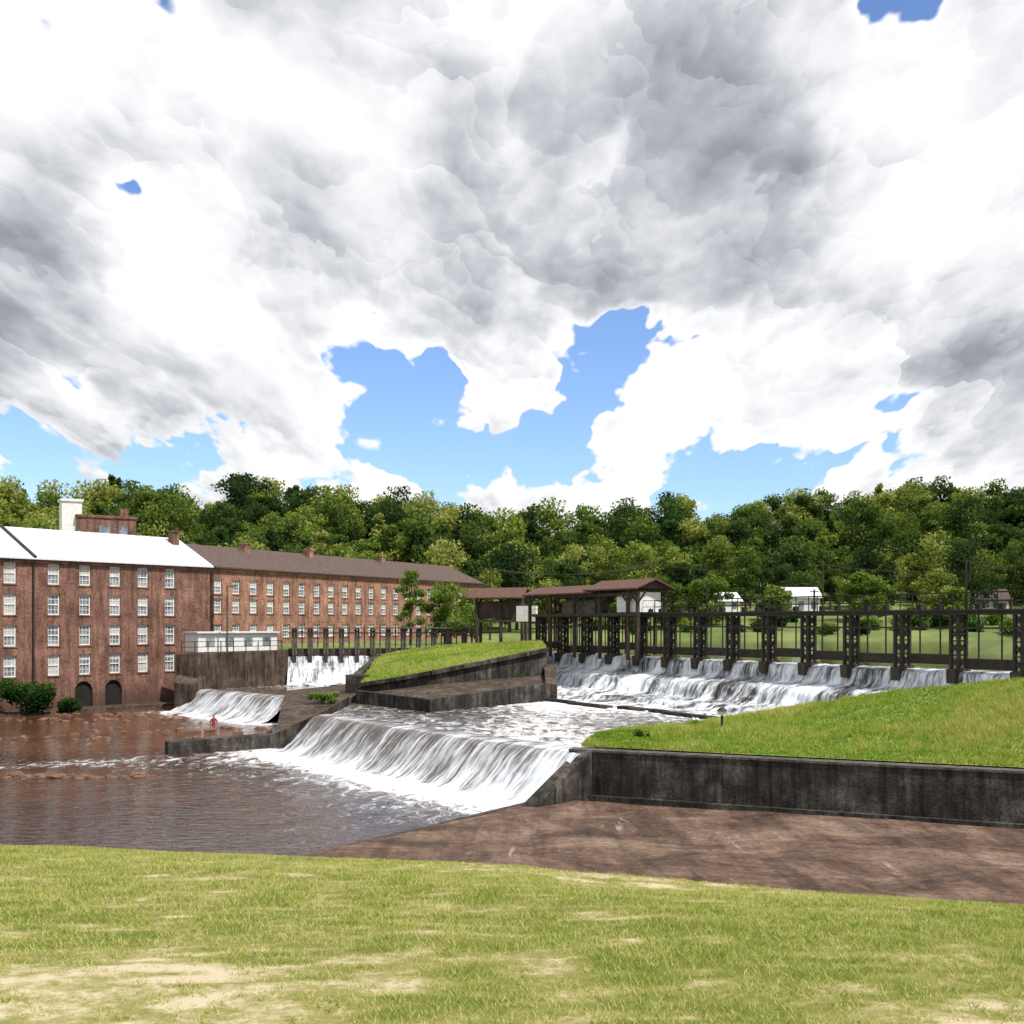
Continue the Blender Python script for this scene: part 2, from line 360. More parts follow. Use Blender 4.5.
# ------------------------------------------------------------------ falls
DL=Vector((-.857,-.515))
def falls(name,p0,p1,nrm,prof,nu,nv,m_,jit=.05,foamf=None,curve=0.,parent=None,lump=0.):
    p0=Vector(p0);p1=Vector(p1);L=(p1-p0).length; n_=Vector(nrm).normalized()
    po=[a for a,_ in prof];pz_=[z for _,z in prof]
    cum=[0]
    for i in range(1,len(prof)): cum.append(cum[-1]+math.hypot(po[i]-po[i-1],pz_[i]-pz_[i-1]))
    V=np.zeros((nu,nv,3));UV=np.zeros((nu,nv,3));F=np.zeros((nu,nv))
    for i in range(nu):
        u=i/(nu-1); p=p0.lerp(p1,u)+n_*curve*4*u*(1-u)
        wv=lump*fn(u*L,0,.35,4.)
        for j in range(nv):
            s=cum[-1]*j/(nv-1); o=np.interp(s,cum,po); z=np.interp(s,cum,pz_); v=s/cum[-1]
            jj=jit*fn(u*L,s,1.3,9.)*(.3+v)+jit*.5*fn(u*L*3,s*.5,1.,2.)*(.3+v)+wv*min(1,max(0,v-.12)*4)
            V[i,j]=(p.x+n_.x*(o+jj),p.y+n_.y*(o+jj),z+(jj-wv*min(1,max(0,v-.12)*4))*.7); UV[i,j]=(u*L,s,0); F[i,j]=foamf(u,v) if foamf else v*.6
    return grid(name,V,nu,nv,[m_],{'fuv':UV,'foam':F},parent=parent)
nC=(-.79,-.61)
profC=[(-1.6,2.2),(-.4,2.23),(0,2.2),(.35,2.05),(.8,1.65),(1.3,1.1),(1.8,.6),(2.4,.18),(3.2,.0),(3.6,-.1)]
falls('center_spillway_waterfall',(3.15,49.75),(-12.4,69.9),nC,profC,170,36,fallm,.07,lambda u,v:(-.12+.85*v+.55*math.exp(-u/.2)+(.3 if v<.28 else 0)),.5)
profL=[(-1.5,1.9),(-.2,1.93),(0,1.9),(.4,1.7),(.9,1.2),(1.6,.6),(2.4,.15),(3.2,.02),(3.6,-.1)]
falls('mill_spillway_waterfall',(-17.9,89.5),(-29.,100.9),(-.69,-.72),profL,110,30,fallm,.06,lambda u,v:(.2+.6*v))
profD=[(-1.,5.28),(0,5.25),(.4,5.1),(.65,4.2),(1.,4.05),(2.6,3.85),(3.0,3.6),(3.5,2.75),(4.2,2.6),(6.0,2.5),(6.3,2.25),(8.5,2.2),(10.5,2.12),(11.5,2.05)]
dA=Vector((2.6,103));dB=Vector((36,47.3))
def ffd(u,v):
    base=.62+.5*fn(u*67,v*3,.45,2.)
    return base if v>.16 else base-.05
falls('dam_cascade',dA,dB,DL,profD,420,80,cascm,.22,ffd,lump=1.4)
mb=MB(); dd=(dB-dA).normalized(); L=(dB-dA).length
p=dA-DL*.6; q_=dB-DL*.6
mb.beam((p.x,p.y,2.9),(q_.x,q_.y,2.9),1.2,3.6)
for k in range(7):
    a=dA+dd*(16+k*5.1)+DL*(10.4+.4*math.sin(k*2.)); b_=a+dd*4.8+DL*.4*math.sin(k*3)
    mb.beam((a.x,a.y,1.95),(b_.x,b_.y,1.95),.6,.85)
rr=random.Random(3)
def rock(mb,cx,cy,cz,s_,flat=.45):
    n1,n2=7,5; i0=len(mb.v); sx,sy,szz=s_*rr.uniform(.7,1.4),s_*rr.uniform(.6,1.1),s_*rr.uniform(.7,1.2)*flat
    for j in range(n2):
        ph=-math.pi/2+math.pi*(j+.5)/n2
        for k in range(n1):
            t=2*math.pi*k/n1+rr.uniform(-.2,.2); q_=rr.uniform(.8,1.15)
            mb.v.append((cx+sx*math.cos(ph)*math.cos(t)*q_,cy+sy*math.cos(ph)*math.sin(t)*q_,cz+szz*math.sin(ph)*q_))
    for j in range(n2-1):
        for k in range(n1): mb.f.append((i0+j*n1+k,i0+j*n1+(k+1)%n1,i0+(j+1)*n1+(k+1)%n1,i0+(j+1)*n1+k)); mb.m.append(0)
    mb.f.append(tuple(i0+(n2-1)*n1+k for k in range(n1))); mb.m.append(0)
mb.build('stone_dam_base',[wallm])
pL0=Vector((-22.3,109.6));pL1=Vector((-4,112.3)); nL=Vector((.146,-.989))
profU=[(-.8,4.75),(0,4.65),(.3,4.3),(.5,3.6),(1.,3.2),(1.4,2.6),(2.,2.2),(3.,1.95)]
falls('headgate_waterfall',pL0,pL1,nL,profU,150,26,cascm,.1,lambda u,v:.55+.2*v)
mb=MB(); mb.beam((pL0.x,pL0.y+.6,2.8),(pL1.x,pL1.y+.6,2.8),.9,3.6); mb.build('headgate_dam_wall',[wallm])

# ------------------------------------------------------------------ water sheets
def segd(X,Y,a,b_):
    ax,ay=a;bx,by=b_;dx,dy=bx-ax,by-ay
    t=np.clip(((X-ax)*dx+(Y-ay)*dy)/(dx*dx+dy*dy),0,1); return np.hypot(X-ax-t*dx,Y-ay-t*dy)
xs=np.arange(-75,6,.6);ys=np.arange(28,122,.6);X,Y=np.meshgrid(xs,ys,indexing='ij')
d1=segd(X,Y,(.4,47.8),(-14.9,67.8)); d2=segd(X,Y,(-20,87.3),(-30.8,98.6))
foam=.9*np.exp(-d1/1.8)+.40*np.exp(-d1/9)+.8*np.exp(-d2/1.5)+.25*np.exp(-d2/6)
warp=np.array([fn(a,b_,.12,6.) for a,b_ in zip(X.ravel(),Y.ravel())]).reshape(X.shape)
foam+=.34*np.exp(-(((X+24)/7)**2+((Y-63+5*warp+.2*(X+24))/3.)**2))+.08+.12*warp
shoal=.34*sm((Y-62)/12)*sm((-12-X)/8)+.25*np.exp(-(((X+27)/7)**2+((Y-58)/3)**2))-.1
Z=np.array([.05*fn(a,b_,.8) for a,b_ in zip(X.ravel(),Y.ravel())]).reshape(X.shape)*np.clip(foam*2+.0,0,1)+.12*np.exp(-d1/1.)
grid('creek_water',np.stack([X,Y,Z],-1),len(xs),len(ys),[water1],{'foam':foam,'shoal':shoal})
def wsheet(name,poly,z,m_,ff,step=.8):
    px=[p[0] for p in poly];py=[p[1] for p in poly]
    def inside(x,y):
        c=False;j=len(poly)-1
        for i in range(len(poly)):
            if (poly[i][1]>y)!=(poly[j][1]>y) and x<(poly[j][0]-poly[i][0])*(y-poly[i][1])/(poly[j][1]-poly[i][1])+poly[i][0]: c=not c
            j=i
        return c
    xs=np.arange(min(px)-step,max(px)+step,step);ys=np.arange(min(py)-step,max(py)+step,step)
    idx={};V=[];F=[];A=[]
    def vi(i,j):
        if (i,j) not in idx:
            idx[(i,j)]=len(V); x=xs[i];y=ys[j]; f=ff(x,y); V.append((x,y,z+.04*fn(x,y,.7)*min(1,f*2+.1))); A.append(f)
        return idx[(i,j)]
    for i in range(len(xs)-1):
        for j in range(len(ys)-1):
            if inside(xs[i]+step/2,ys[j]+step/2): F.append((vi(i,j),vi(i+1,j),vi(i+1,j+1),vi(i,j+1)))
    me=bpy.data.meshes.new(name); me.from_pydata(V,[],F); at=me.attributes.new('foam','FLOAT','POINT'); at.data.foreach_set('value',A)
    me.polygons.foreach_set('use_smooth',[True]*len(F)); me.materials.append(m_); o=bpy.data.objects.new(name,me); scene.collection.objects.link(o)
def fpool(x,y):
    s=(x-2.6)*.857+(y-103)*.515
    dcr=((x-3)*.79+(y-50)*.61)
    return float(.36+.5*np.exp(-max(-s-10.5,0)/3.)+.3*np.exp(-abs(dcr)/3)+.3*math.exp(-((x-2)/4)**2))
wsheet('spill_pool_water',[(3.9,50.6),(-11.6,70.6),(-11.6,82),(-6,98),(4,100),(30,59),(25,53),(7,51.5)],2.17,water2,fpool)
wsheet('mill_pool_water',[(-28.9,101.6),(-17.6,90.2),(-13,91),(-11.5,111),(-22.4,110.5),(-30,108)],1.88,water2,lambda x,y:float(.3+.6*np.exp(-max(0,108.3-y)/3.)))
mb=MB(); mb.poly([(-22.3,110.3,5.2),(-4,113,5.2),(-2,116,5.2),(3.4,104.5,5.25),(36.9,48.2,5.25),(60,40,5.25),(200,60,5.25),(200,182,5.25),(-6,182,5.25),(-6,118,5.2),(-22.3,116,5.2)])
mb.build('reservoir_water',[water3])

# ------------------------------------------------------------------ walls
def wallseg(mb,pts,zt,zb,th,mi=0,cap=None):
    for k in range(len(pts)-1):
        a=Vector(pts[k]);b_=Vector(pts[k+1]);d_=(b_-a).normalized(); n_=Vector((-d_.y,d_.x))*th
        z0,z1=zt[k],zt[k+1]
        mb.prism([tuple(a),tuple(b_),tuple(b_+n_),tuple(a+n_)],[z0,z1,z1,z0],zb,mi)
        if cap is not None:
            e=Vector((d_.y,-d_.x))*.05
            mb.prism([tuple(a+e),tuple(b_+e),tuple(b_+n_),tuple(a+n_)],[z0+.1,z1+.1,z1+.1,z0+.1],min(z0,z1)+.003,cap)
mb=MB(); wallseg(mb,[(2.6,50.15),(19.8,42.6),(46,31.1)],[2.22,2.22,2.22],-1.5,.7,0,1)
wallseg(mb,[(2.0,50.05),(19.6,42.3),(46,30.8)],[.3,.3,.3],-1.5,.3,0)
mb.prism([(.35,47.75),(1.0,47.4),(3.6,49.6),(3.0,50.1)],[.08,.08,2.3,2.3],-1.5)
mb.build('retaining_wall',[wallm,coping])
nu,nv=90,30; V=np.zeros((nu,nv,3))
for i in range(nu):
    u=i/(nu-1)
    a=np.array([1.2+43.8*u,49.6-19.2*u]); e=np.array([-17+62*u,22.]); mid=np.array([-6.6+51.6*u,37.9-9*u])
    for j in range(nv):
        v=j/(nv-1); p=(a*(1-v*2)+mid*v*2 if v<.5 else mid*(2-2*v)+e*(2*v-1))
        V[i,j]=(p[0],p[1],.10+.06*fn(p[0],p[1],.4)+.5*v*v+min(u*4,1)*.15)
grid('concrete_apron',V,nu,nv,[apronm])
mb=MB(); wallseg(mb,[(1.0,49.4),(-6.7,37.8),(-17,22)],[.12,.2,.5],-1.,.25); mb.build('apron_edge_kerb',[wallb])

mb=MB()
wallseg(mb,[(-21.,67.2),(-15.2,70.5)],[.75,.9],-1.5,1.0)
mb.poly([(-15.2,70.7,.95),(-12.0,70.3,2.4),(-12.,81,2.6),(-16.9,81.,2.3)],1)
mb.poly([(-15.2,70.7,.95),(-16.9,81,2.3),(-16.9,81,-1.5),(-15.2,70.7,-1.5)])
mb.poly([(-15.2,70.7,.95),(-12.,70.3,2.4),(-12.,70.3,-1.5),(-15.2,70.7,-1.5)])
mb.prism([(-16.9,81.),(-12.,81),(-10.,84),(-12.6,108),(-15.5,96),(-18.4,89.9)],[2.3,2.6,2.7,2.6,2.55,2.5],-1.5,1,0)
mb.poly([(-12.,70.3,2.4),(-12,81,2.6),(-12,81,-1),(-12,70.3,-1)])
mb.prism([(-12.9,85.2),(-11,84.2),(-10.2,87),(-12.2,88)],4.,1,0)
wallseg(mb,[(-12.2,88),(-12.6,108)],[3.9,5.0],1,.6)
mb.build('training_wall',[wallm,wallb])
fr=[(-11.2,81.,3.5),(-8.5,80.3,3.95),(-6,80.5,4.4),(-1.6,84.2,5.15),(2.8,88,5.9)]
bk=[(-12.4,106,4.9),(-9,107.5,5.5),(-6,108,5.85),(-2,107,6.0),(2.4,103.6,6.05)]
def mound(name,fr,bk,nu,nv,bulge,m_):
    fr=np.array(fr,float);bk=np.array(bk,float);t=np.linspace(0,1,len(fr)); V=np.zeros((nu,nv,3))
    for i in range(nu):
        u=i/(nu-1); a=np.array([np.interp(u,t,fr[:,k]) for k in range(3)]);b_=np.array([np.interp(u,t,bk[:,k]) for k in range(3)])
        for j in range(nv):
            v=j/(nv-1); p=a*(1-v)+b_*v; p[2]+=bulge*math.sin(math.pi*v)+.14*fn(p[0],p[1],.5)*min(1,6*v*(1-v)); V[i,j]=p
    grid(name,V,nu,nv,[m_]); return V
V1=mound('grass_mound',fr,bk,40,40,.35,mound_g)
mb=MB()
ring=fr+bk[::-1]+[fr[0]]
for a,b_ in zip(ring[:-1],ring[1:]): mb.poly([(a[0],a[1],0),(b_[0],b_[1],0),(b_[0],b_[1],b_[2]+.02),(a[0],a[1],a[2]+.02)])
for a,b_ in zip(fr[:-1],fr[1:]): mb.beam((a[0],a[1]-.1,a[2]-.02),(b_[0],b_[1]-.1,b_[2]-.02),.45,.28,0)
wallseg(mb,[(-11.4,80.2),(-5.4,72.4),(2.6,82.4)],[3.1,3.0,3.5],1.2,.5)
mb.poly([(-11,80.6,2.9),(-5.3,73,2.75),(-6,80.4,3.5),(-8.5,80.2,3.2)],1)
mb.poly([(-5.3,73,2.75),(2.6,82.9,3.2),(2.7,87.9,3.9),(-6,80.4,3.5)],1)
mb.prism([(2.5,82.4),(3.4,82.6),(3.6,88.5),(2.6,88.5)],[3.5,3.4,4.6,4.7],1.2,1)
mb.build('island_retaining_wall',[wallm,wallb])
fr=[(3.2,50.9,2.36),(8,48.7,2.36),(12,46.9,2.36),(16,45.2,2.36),(20,43.4,2.36),(26,40.8,2.4),(33,37.7,2.5),(44,33,2.6)]
cr=[(4.6,56.6,2.42),(10.25,60,2.62),(15.4,59,3.55),(19.75,56,4.65),(24.2,52,5.45),(30,47.5,6.0),(36,44,6.4),(47,40,6.6)]
V2=mound('grass_bank',fr,cr,120,60,.12,mound_g)
bk2=[(x+1.6,y+1.5,1.9) for x,y,z in cr]
mound('grass_bank_back',cr,bk2,80,8,.1,mound_g)
def scat(V,n,name,h0,h1,wd):
    nu,nv,_=V.shape; i=rng.random(n)*(nu-1.001); j=rng.random(n)*(nv-1.001); a=i.astype(int);b_=j.astype(int);fi=(i-a)[:,None];fj=(j-b_)[:,None]
    p=V[a,b_]*(1-fi)*(1-fj)+V[a+1,b_]*fi*(1-fj)+V[a,b_+1]*(1-fi)*fj+V[a+1,b_+1]*fi*fj
    c=np.array([.9*fn(x,y,.16,1.)+.5*fn(x,y,.6,2.)+.5*fn(x,y,2.,4.) for x,y in p[:,:2]])
    h=(h0+(h1-h0)*rng.random(n))*np.clip(.8+c*1.,.3,2.)
    blades(name,p,h,wd*(.6+.8*rng.random(n)),.6,bladeg,np.clip(.40-.85*c+rng.normal(0,.22,n),0,1))
scat(V2,170000,'bank_grass',.06,.28,.035)
scat(V1,60000,'mound_grass',.06,.22,.05)

# ------------------------------------------------------------------ dam gates
mb=MB()
def pier(mb,p,along,acr,zb,zt,w,mi=0,mc=1,foot=True):
    A=Vector((*along,0));C=Vector((*acr,0));P=Vector((*p,0))
    hw=w/2
    for sa in(-hw,hw):
        for sc in(-.3,.38):
            b_=P+A*sa+C*sc; mb.beam((b_.x,b_.y,zb),(b_.x,b_.y,zt),.17,.17,mi)
    nseg=4; dz=(zt-zb)/nseg
    for k in range(nseg):
        z0=zb+k*dz;z1=z0+dz
        for sc in(-.3,.38):
            a=P+A*-hw+C*sc; c=P+A*hw+C*sc
            mb.beam((a.x,a.y,z0),(c.x,c.y,z1),.07,.07,mi); mb.beam((c.x,c.y,z0),(a.x,a.y,z1),.07,.07,mi); mb.beam((a.x,a.y,z1),(c.x,c.y,z1),.09,.09,mi)
        for sa in(-hw,hw):
            a=P+A*sa-C*.3; c=P+A*sa+C*.38
            mb.beam((a.x,a.y,z0),(c.x,c.y,z1),.07,.07,mi)
    if foot:
        a=P-C*.7; c=P+C*.75
        mb.beam((a.x,a.y,zb-.3),(c.x,c.y,zb-.4),w+.1,.8,mc)
ddt=tuple(dd); dn=tuple(DL)
pos=[]
for t in [.3,4.,7.8,11.7,15.5,19.2,22.8,26.4,30.1,33.8,37.5,41.5,45.5,49.6,53.8,58,62.]:
    if t>L: break
    p=dA+dd*t; pier(mb,p,ddt,dn,5.35,8.65,.5)
    pos.append(p)
def along(off,z,w,h,t0=0,t1=None,mi=0):
    t1=L if t1 is None else t1
    a=dA+dd*t0+DL*off;b_=dA+dd*t1+DL*off; mb.beam((a.x,a.y,z),(b_.x,b_.y,z),w,h,mi)
along(.1,8.78,1.3,.1); along(.5,8.62,.14,.22); along(-.4,8.62,.14,.22); along(.5,7.75,.08,.1)
for z in(9.3,9.8): along(.7,z,.045,.045); along(-.5,z,.045,.045)
t=1
while t<L:
    for o_ in(.7,-.5):
        p=dA+dd*t+DL*o_; mb.beam((p.x,p.y,8.8),(p.x,p.y,9.82),.05,.05)
    t+=1.9
for a,b_ in zip(pos[:-1],pos[1:]):
    m0=a.lerp(b_,.12);m1=a.lerp(b_,.88); up=random.choice([.25,.1,.4,.15,.3,.5])
    mb.beam((m0.x,m0.y,5.6+up),(m1.x,m1.y,5.6+up),.1,.6,1)
    for zz2 in(5.45,5.75): mb.beam((m0.x+DL.x*.08,m0.y+DL.y*.08,zz2+up),(m1.x+DL.x*.08,m1.y+DL.y*.08,zz2+up),.08,.12,0)
    for f in(.32,.68):
        p=a.lerp(b_,f); mb.beam((p.x,p.y,5.8+up),(p.x,p.y,9.2),.07,.07)
        mb.beam((p.x,p.y,8.85),(p.x,p.y,9.15),.3,.3)
for t,zt in((22.9,11.3),(45.6,11.8),(33.8,10.3)):
    p=dA+dd*t-DL*.5; mb.tube((p.x,p.y,8.7),(p.x,p.y,zt),.08,.06,8); mb.beam((p.x-.3,p.y,zt-.15),(p.x+.3,p.y,zt-.15),.06,.06)
mb.build('dam_sluice_gates',[steel,wood])
mb=MB(); dl=(pL1-pL0); LL=dl.length; dl.normalize()
t=.6
while t<LL:
    p=pL0+dl*t-nL*.3; pier(mb,p,tuple(dl),tuple(nL),4.9,7.4,.3,0,1)
    m_=p+dl*.75; mb.beam((m_.x,m_.y,5.),(m_.x,m_.y,7.9),.09,.09)
    t+=1.55
def al2(off,z,w,h,mi=0):
    a=pL0+nL*off;b_=pL1+dl*3+nL*off; mb.beam((a.x,a.y,z),(b_.x,b_.y,z),w,h,mi)
al2(0,7.5,1.2,.12); al2(.3,8.1,.05,.05); al2(.3,7.0,.1,.12); al2(-.35,5.1,.1,.7,1)
mb.build('headgate_frames',[greysteel,wood])
def gable(mb,c0,c1,half,ze,zr,mi,ov=.5,gm=None,th=.12):
    c0=Vector(c0);c1=Vector(c1);d_=(c1-c0).normalized();n_=Vector((-d_.y,d_.x)); a=c0-d_*ov;b_=c1+d_*ov
    for sgn in(-1,1):
        e0=a+n_*half*sgn;e1=b_+n_*half*sgn
        for k in(0,th): mb.poly([(e0.x,e0.y,ze+k),(e1.x,e1.y,ze+k),(b_.x,b_.y,zr+k),(a.x,a.y,zr+k)],mi)
        mb.poly([(e0.x,e0.y,ze),(e1.x,e1.y,ze),(e1.x,e1.y,ze+th),(e0.x,e0.y,ze+th)],mi)
        for e,c in((e0,a),(e1,b_)): mb.poly([(e.x,e.y,ze),(c.x,c.y,zr),(c.x,c.y,zr+th),(e.x,e.y,ze+th)],mi)
    if gm is not None:
        for c in(c0,c1):
            e0=c+n_*(half-.4);e1=c-n_*(half-.4); mb.poly([(e0.x,e0.y,ze+.1),(e1.x,e1.y,ze+.1),(c.x,c.y,zr-.05)],gm)
gh=empty('gatehouse_shelter')
mb=MB(); c0=dA+dd*.3;c1=dA+dd*17.
gable(mb,c0,c0.lerp(c1,.62),1.9,10.5,11.2,0,.4,1); gable(mb,c0.lerp(c1,.60),c1,2.0,10.7,11.5,0,.4,1)
mb.build('roof',[rust,wood],gh)
mb=MB()
for t in(.5,4.,7.8,11.6,15.5,16.8):
    for o_ in(-1.4,1.4):
        p=dA+dd*t+DL*o_; mb.beam((p.x,p.y,5.4 if o_<0 else 5.),(p.x,p.y,10.6),.24,.24)
        q_=p+dd*1.; mb.beam((p.x,p.y,9.6),(q_.x,q_.y,10.5),.12,.12); q_=p-dd*1.; mb.beam((p.x,p.y,9.6),(q_.x,q_.y,10.5),.12,.12)
for o_ in(-1.4,1.4):
    a=dA+dd*.5+DL*o_;b_=dA+dd*17.+DL*o_; mb.beam((a.x,a.y,10.35),(b_.x,b_.y,10.35),.2,.25); mb.beam((a.x,a.y,8.7),(b_.x,b_.y,8.7),.2,.25)
mb.build('timber_frame',[wood],gh)
mb=MB()
a=dA+dd*13.6;b_=dA+dd*16.6; mb.beam((a.x,a.y,9.7),(b_.x,b_.y,9.7),2.2,1.6,0)
a=dA+dd*5.;b_=dA+dd*10.; mb.beam((a.x,a.y,9.4),(b_.x,b_.y,9.4),1.6,1.1,1)
mb.build('machinery_cabin',[white,greysteel],gh)
hs=empty('pump_shed')
mb=MB(); gable(mb,(-3.6,110.5),(1.2,109.0),1.9,10.4,11.4,0,.4,1); mb.build('roof',[rust,wood],hs)
mb=MB()
for x,y in((-3.5,109),(-1.1,108.4),(1.0,107.7),(-3.2,111.9),(1.4,110.5)): mb.beam((x,y,5.4),(x,y,10.6),.25,.25)
mb.beam((-3.3,110.4,9.3),(1.,109.1,9.3),2.4,1.7,0); mb.beam((-3.5,109,8.2),(1.,107.7,8.2),.2,.25)
mb.beam((0.5,106.9,8.9),(2.4,106.2,8.9),.5,1.5,1)
mb.build('timber_frame',[wood,white],hs)

# ------------------------------------------------------------------ mill buildings
def building(name,loc,d_,Ln,x0,depth,eave,ridge,cols,rows,ww,wh,brick,roofm,z0=0.,arches=(),seams=(),sill=True):
    E=empty(name,(loc[0],loc[1],0),math.atan2(d_[1],d_[0]))
    ops=[(c-ww/2,c+ww/2,r-wh/2,r+wh/2) for c in cols for r in rows]+[(c-.9,c+.9,z0,z0+2.5) for c in arches]
    xb=sorted(set([x0,Ln]+[o[0] for o in ops]+[o[1] for o in ops])); zb=sorted(set([z0-1.5,eave]+[o[2] for o in ops]+[o[3] for o in ops]))
    mb=MB()
    for i in range(len(xb)-1):
        for j in range(len(zb)-1):
            cx=(xb[i]+xb[i+1])/2;cz=(zb[j]+zb[j+1])/2
            if any(o[0]<cx<o[1] and o[2]<cz<o[3] for o in ops): continue
            mb.poly([(xb[i],0,zb[j]),(xb[i+1],0,zb[j]),(xb[i+1],0,zb[j+1]),(xb[i],0,zb[j+1])])
    for a,b_,c,e in ops:
        r=.28
        mb.poly([(a,0,c),(a,r,c),(a,r,e),(a,0,e)]);mb.poly([(b_,0,c),(b_,r,c),(b_,r,e),(b_,0,e)]);mb.poly([(a,0,e),(b_,0,e),(b_,r,e),(a,r,e)]);mb.poly([(a,0,c),(b_,0,c),(b_,r,c),(a,r,c)])
    mb.poly([(x0,depth,z0-1.5),(Ln,depth,z0-1.5),(Ln,depth,eave),(x0,depth,eave)])
    for x in(x0,Ln): mb.poly([(x,0,z0-1.5),(x,depth,z0-1.5),(x,depth,eave),(x,depth/2,ridge-.1),(x,0,eave)])
    mb.box(x0,Ln,-.16,-.003,eave-.45,eave-.2); mb.box(x0,Ln,-.3,-.003,eave-.197,eave)
    for c in arches:
        for sgn in(-1,1):
            pts=[(c+sgn*.9,.02,z0+2.5)]+[(c+sgn*.9*math.cos(t),.02,z0+1.6+.9*math.sin(t)) for t in np.linspace(0,math.pi/2,7)]
            mb.poly(pts)
    mb.build('brick_walls',[brick],E)
    mb=MB(); ov=.45; sl=(ridge-eave)/(depth/2); th=.14
    for k in(0,th):
        mb.poly([(x0-.2,-ov,eave-ov*sl+.1+k),(Ln+.2,-ov,eave-ov*sl+.1+k),(Ln+.2,depth/2,ridge+.1+k),(x0-.2,depth/2,ridge+.1+k)])
        mb.poly([(x0-.2,depth+ov,eave-ov*sl+.1+k),(Ln+.2,depth+ov,eave-ov*sl+.1+k),(Ln+.2,depth/2,ridge+.1+k),(x0-.2,depth/2,ridge+.1+k)])
    z=eave-ov*sl+.1; mb.poly([(x0-.2,-ov,z),(Ln+.2,-ov,z),(Ln+.2,-ov,z+th),(x0-.2,-ov,z+th)])
    for x in(x0-.2,Ln+.2):
        mb.poly([(x,-ov,z),(x,depth/2,ridge+.1),(x,depth/2,ridge+.1+th),(x,-ov,z+th)])
    for x in seams:
        mb.beam((x,-ov,z+th+.03),(x,depth/2,ridge+.13+th),.06,.06)
    mb.build('roof',[roofm],E)
    mb=MB()
    for a,b_,c,e in ops[:len(cols)*len(rows)]:
        y=.14; fw=.11
        mb.box(a,a+fw,y,y+.1,c,e);mb.box(b_-fw,b_,y,y+.1,c,e);mb.box(a+fw,b_-fw,y+.002,y+.098,e-fw,e);mb.box(a+fw,b_-fw,y+.002,y+.098,c,c+fw)
        mb.box(a+fw,b_-fw,y-.03,y+.09,(c+e)/2-.05,(c+e)/2+.05)
        w_=(b_-a)/3
        for k in(1,2): mb.box(a+w_*k-.02,a+w_*k+.02,y+.02,y+.07,c+fw,e-fw)
        for k in(.25,.75): mb.box(a+fw,b_-fw,y+.025,y+.065,c+(e-c)*k-.02,c+(e-c)*k+.02)
        if sill: mb.box(a-.1,b_+.1,-.08,.13,c-.12,c-.003,1)
        if sill: mb.box(a-.12,b_+.12,-.03,.05,e+.003,e+.2,1)
    mb.build('window_frames',[white,brick],E)
    mb=MB()
    for k,(a,b_,c,e) in enumerate(ops):
        n_=len(cols)*len(rows)
        if k<n_:
            mb.poly([(a,.2,c),(b_,.2,c),(b_,.2,e),(a,.2,e)])
            if random.random()<.6:
                f=random.choice([.3,.5,.5,.5,1.]); mb.poly([(a+.1,.19,e-(e-c)*f),(b_-.1,.19,e-(e-c)*f),(b_-.1,.19,e-.05),(a+.1,.19,e-.05)],2)
        else: mb.poly([(a,.27,c),(b_,.27,c),(b_,.27,e),(a,.27,e)],1)
    mb.build('window_glass',[glass,darkm,simple(name+'_blinds',(.34,.34,.33),(.55,.55,.53),1.)],E)
    return E
d1_=(.622,.784)
cols=[t*22.2 for t in(.0396,.226,.366,.507,.645,.784)]+[-3.2,-6.3,-9.4,-12.5]
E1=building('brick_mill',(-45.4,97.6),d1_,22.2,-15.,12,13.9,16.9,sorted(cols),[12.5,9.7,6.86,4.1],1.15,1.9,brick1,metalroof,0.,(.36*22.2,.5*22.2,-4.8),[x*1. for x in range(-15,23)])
mb=MB(); x=.135*22.2
mb.tube((x,-.12,0),(x,-.12,13.6),.09,.09,8); mb.beam((x,-.5,14.0),(x,5.9,17.2),.3,.12); mb.build('downpipe',[steel],E1)
mb=MB(); mb.box(20.6,21.4,4.2,5.,15.5,17.6); mb.box(20.5,21.5,4.1,5.1,17.603,17.8); mb.build('chimney',[brick1],E1)
mb=MB(); mb.box(-15,22.4,-3.5,.0-.02,-1.5,.12); mb.build('foundation_ledge',[wallb],E1)
E3=empty('brick_stair_tower',(-47.8,129,0),R(30))
mb=MB(); mb.box(-3.,3.6,0,4,5,20.3); mb.box(-3.15,3.75,-.15,4.15,20.303,20.6); mb.box(2.,2.9,1,2,20.6,21.6); mb.build('brick_walls',[brick1],E3)
mb=MB(); mb.box(-4.6,-2.4,.5,2.7,16,22.1); mb.box(-4.75,-2.25,.35,2.85,22.103,22.4); mb.build('white_shaft',[white],E3)
mb=MB(); mb.box(-.6,.6,-.05,-.01,17.8,19.4); mb.box(1.6,2.6,-.05,-.01,17.8,19.4); mb.build('windows',[glass],E3)
d2_=(27.1/57.8,51/57.8)
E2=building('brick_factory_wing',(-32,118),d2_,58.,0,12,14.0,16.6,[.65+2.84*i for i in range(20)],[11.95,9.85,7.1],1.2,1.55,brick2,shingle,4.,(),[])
mb=MB()
for x in(10.,22.,38.):
    mb.box(x,x+.8,4.5,5.3,15.5,17.2); mb.box(x-.08,x+.88,4.42,5.38,17.203,17.4)
mb.build('chimneys',[brick2],E2)

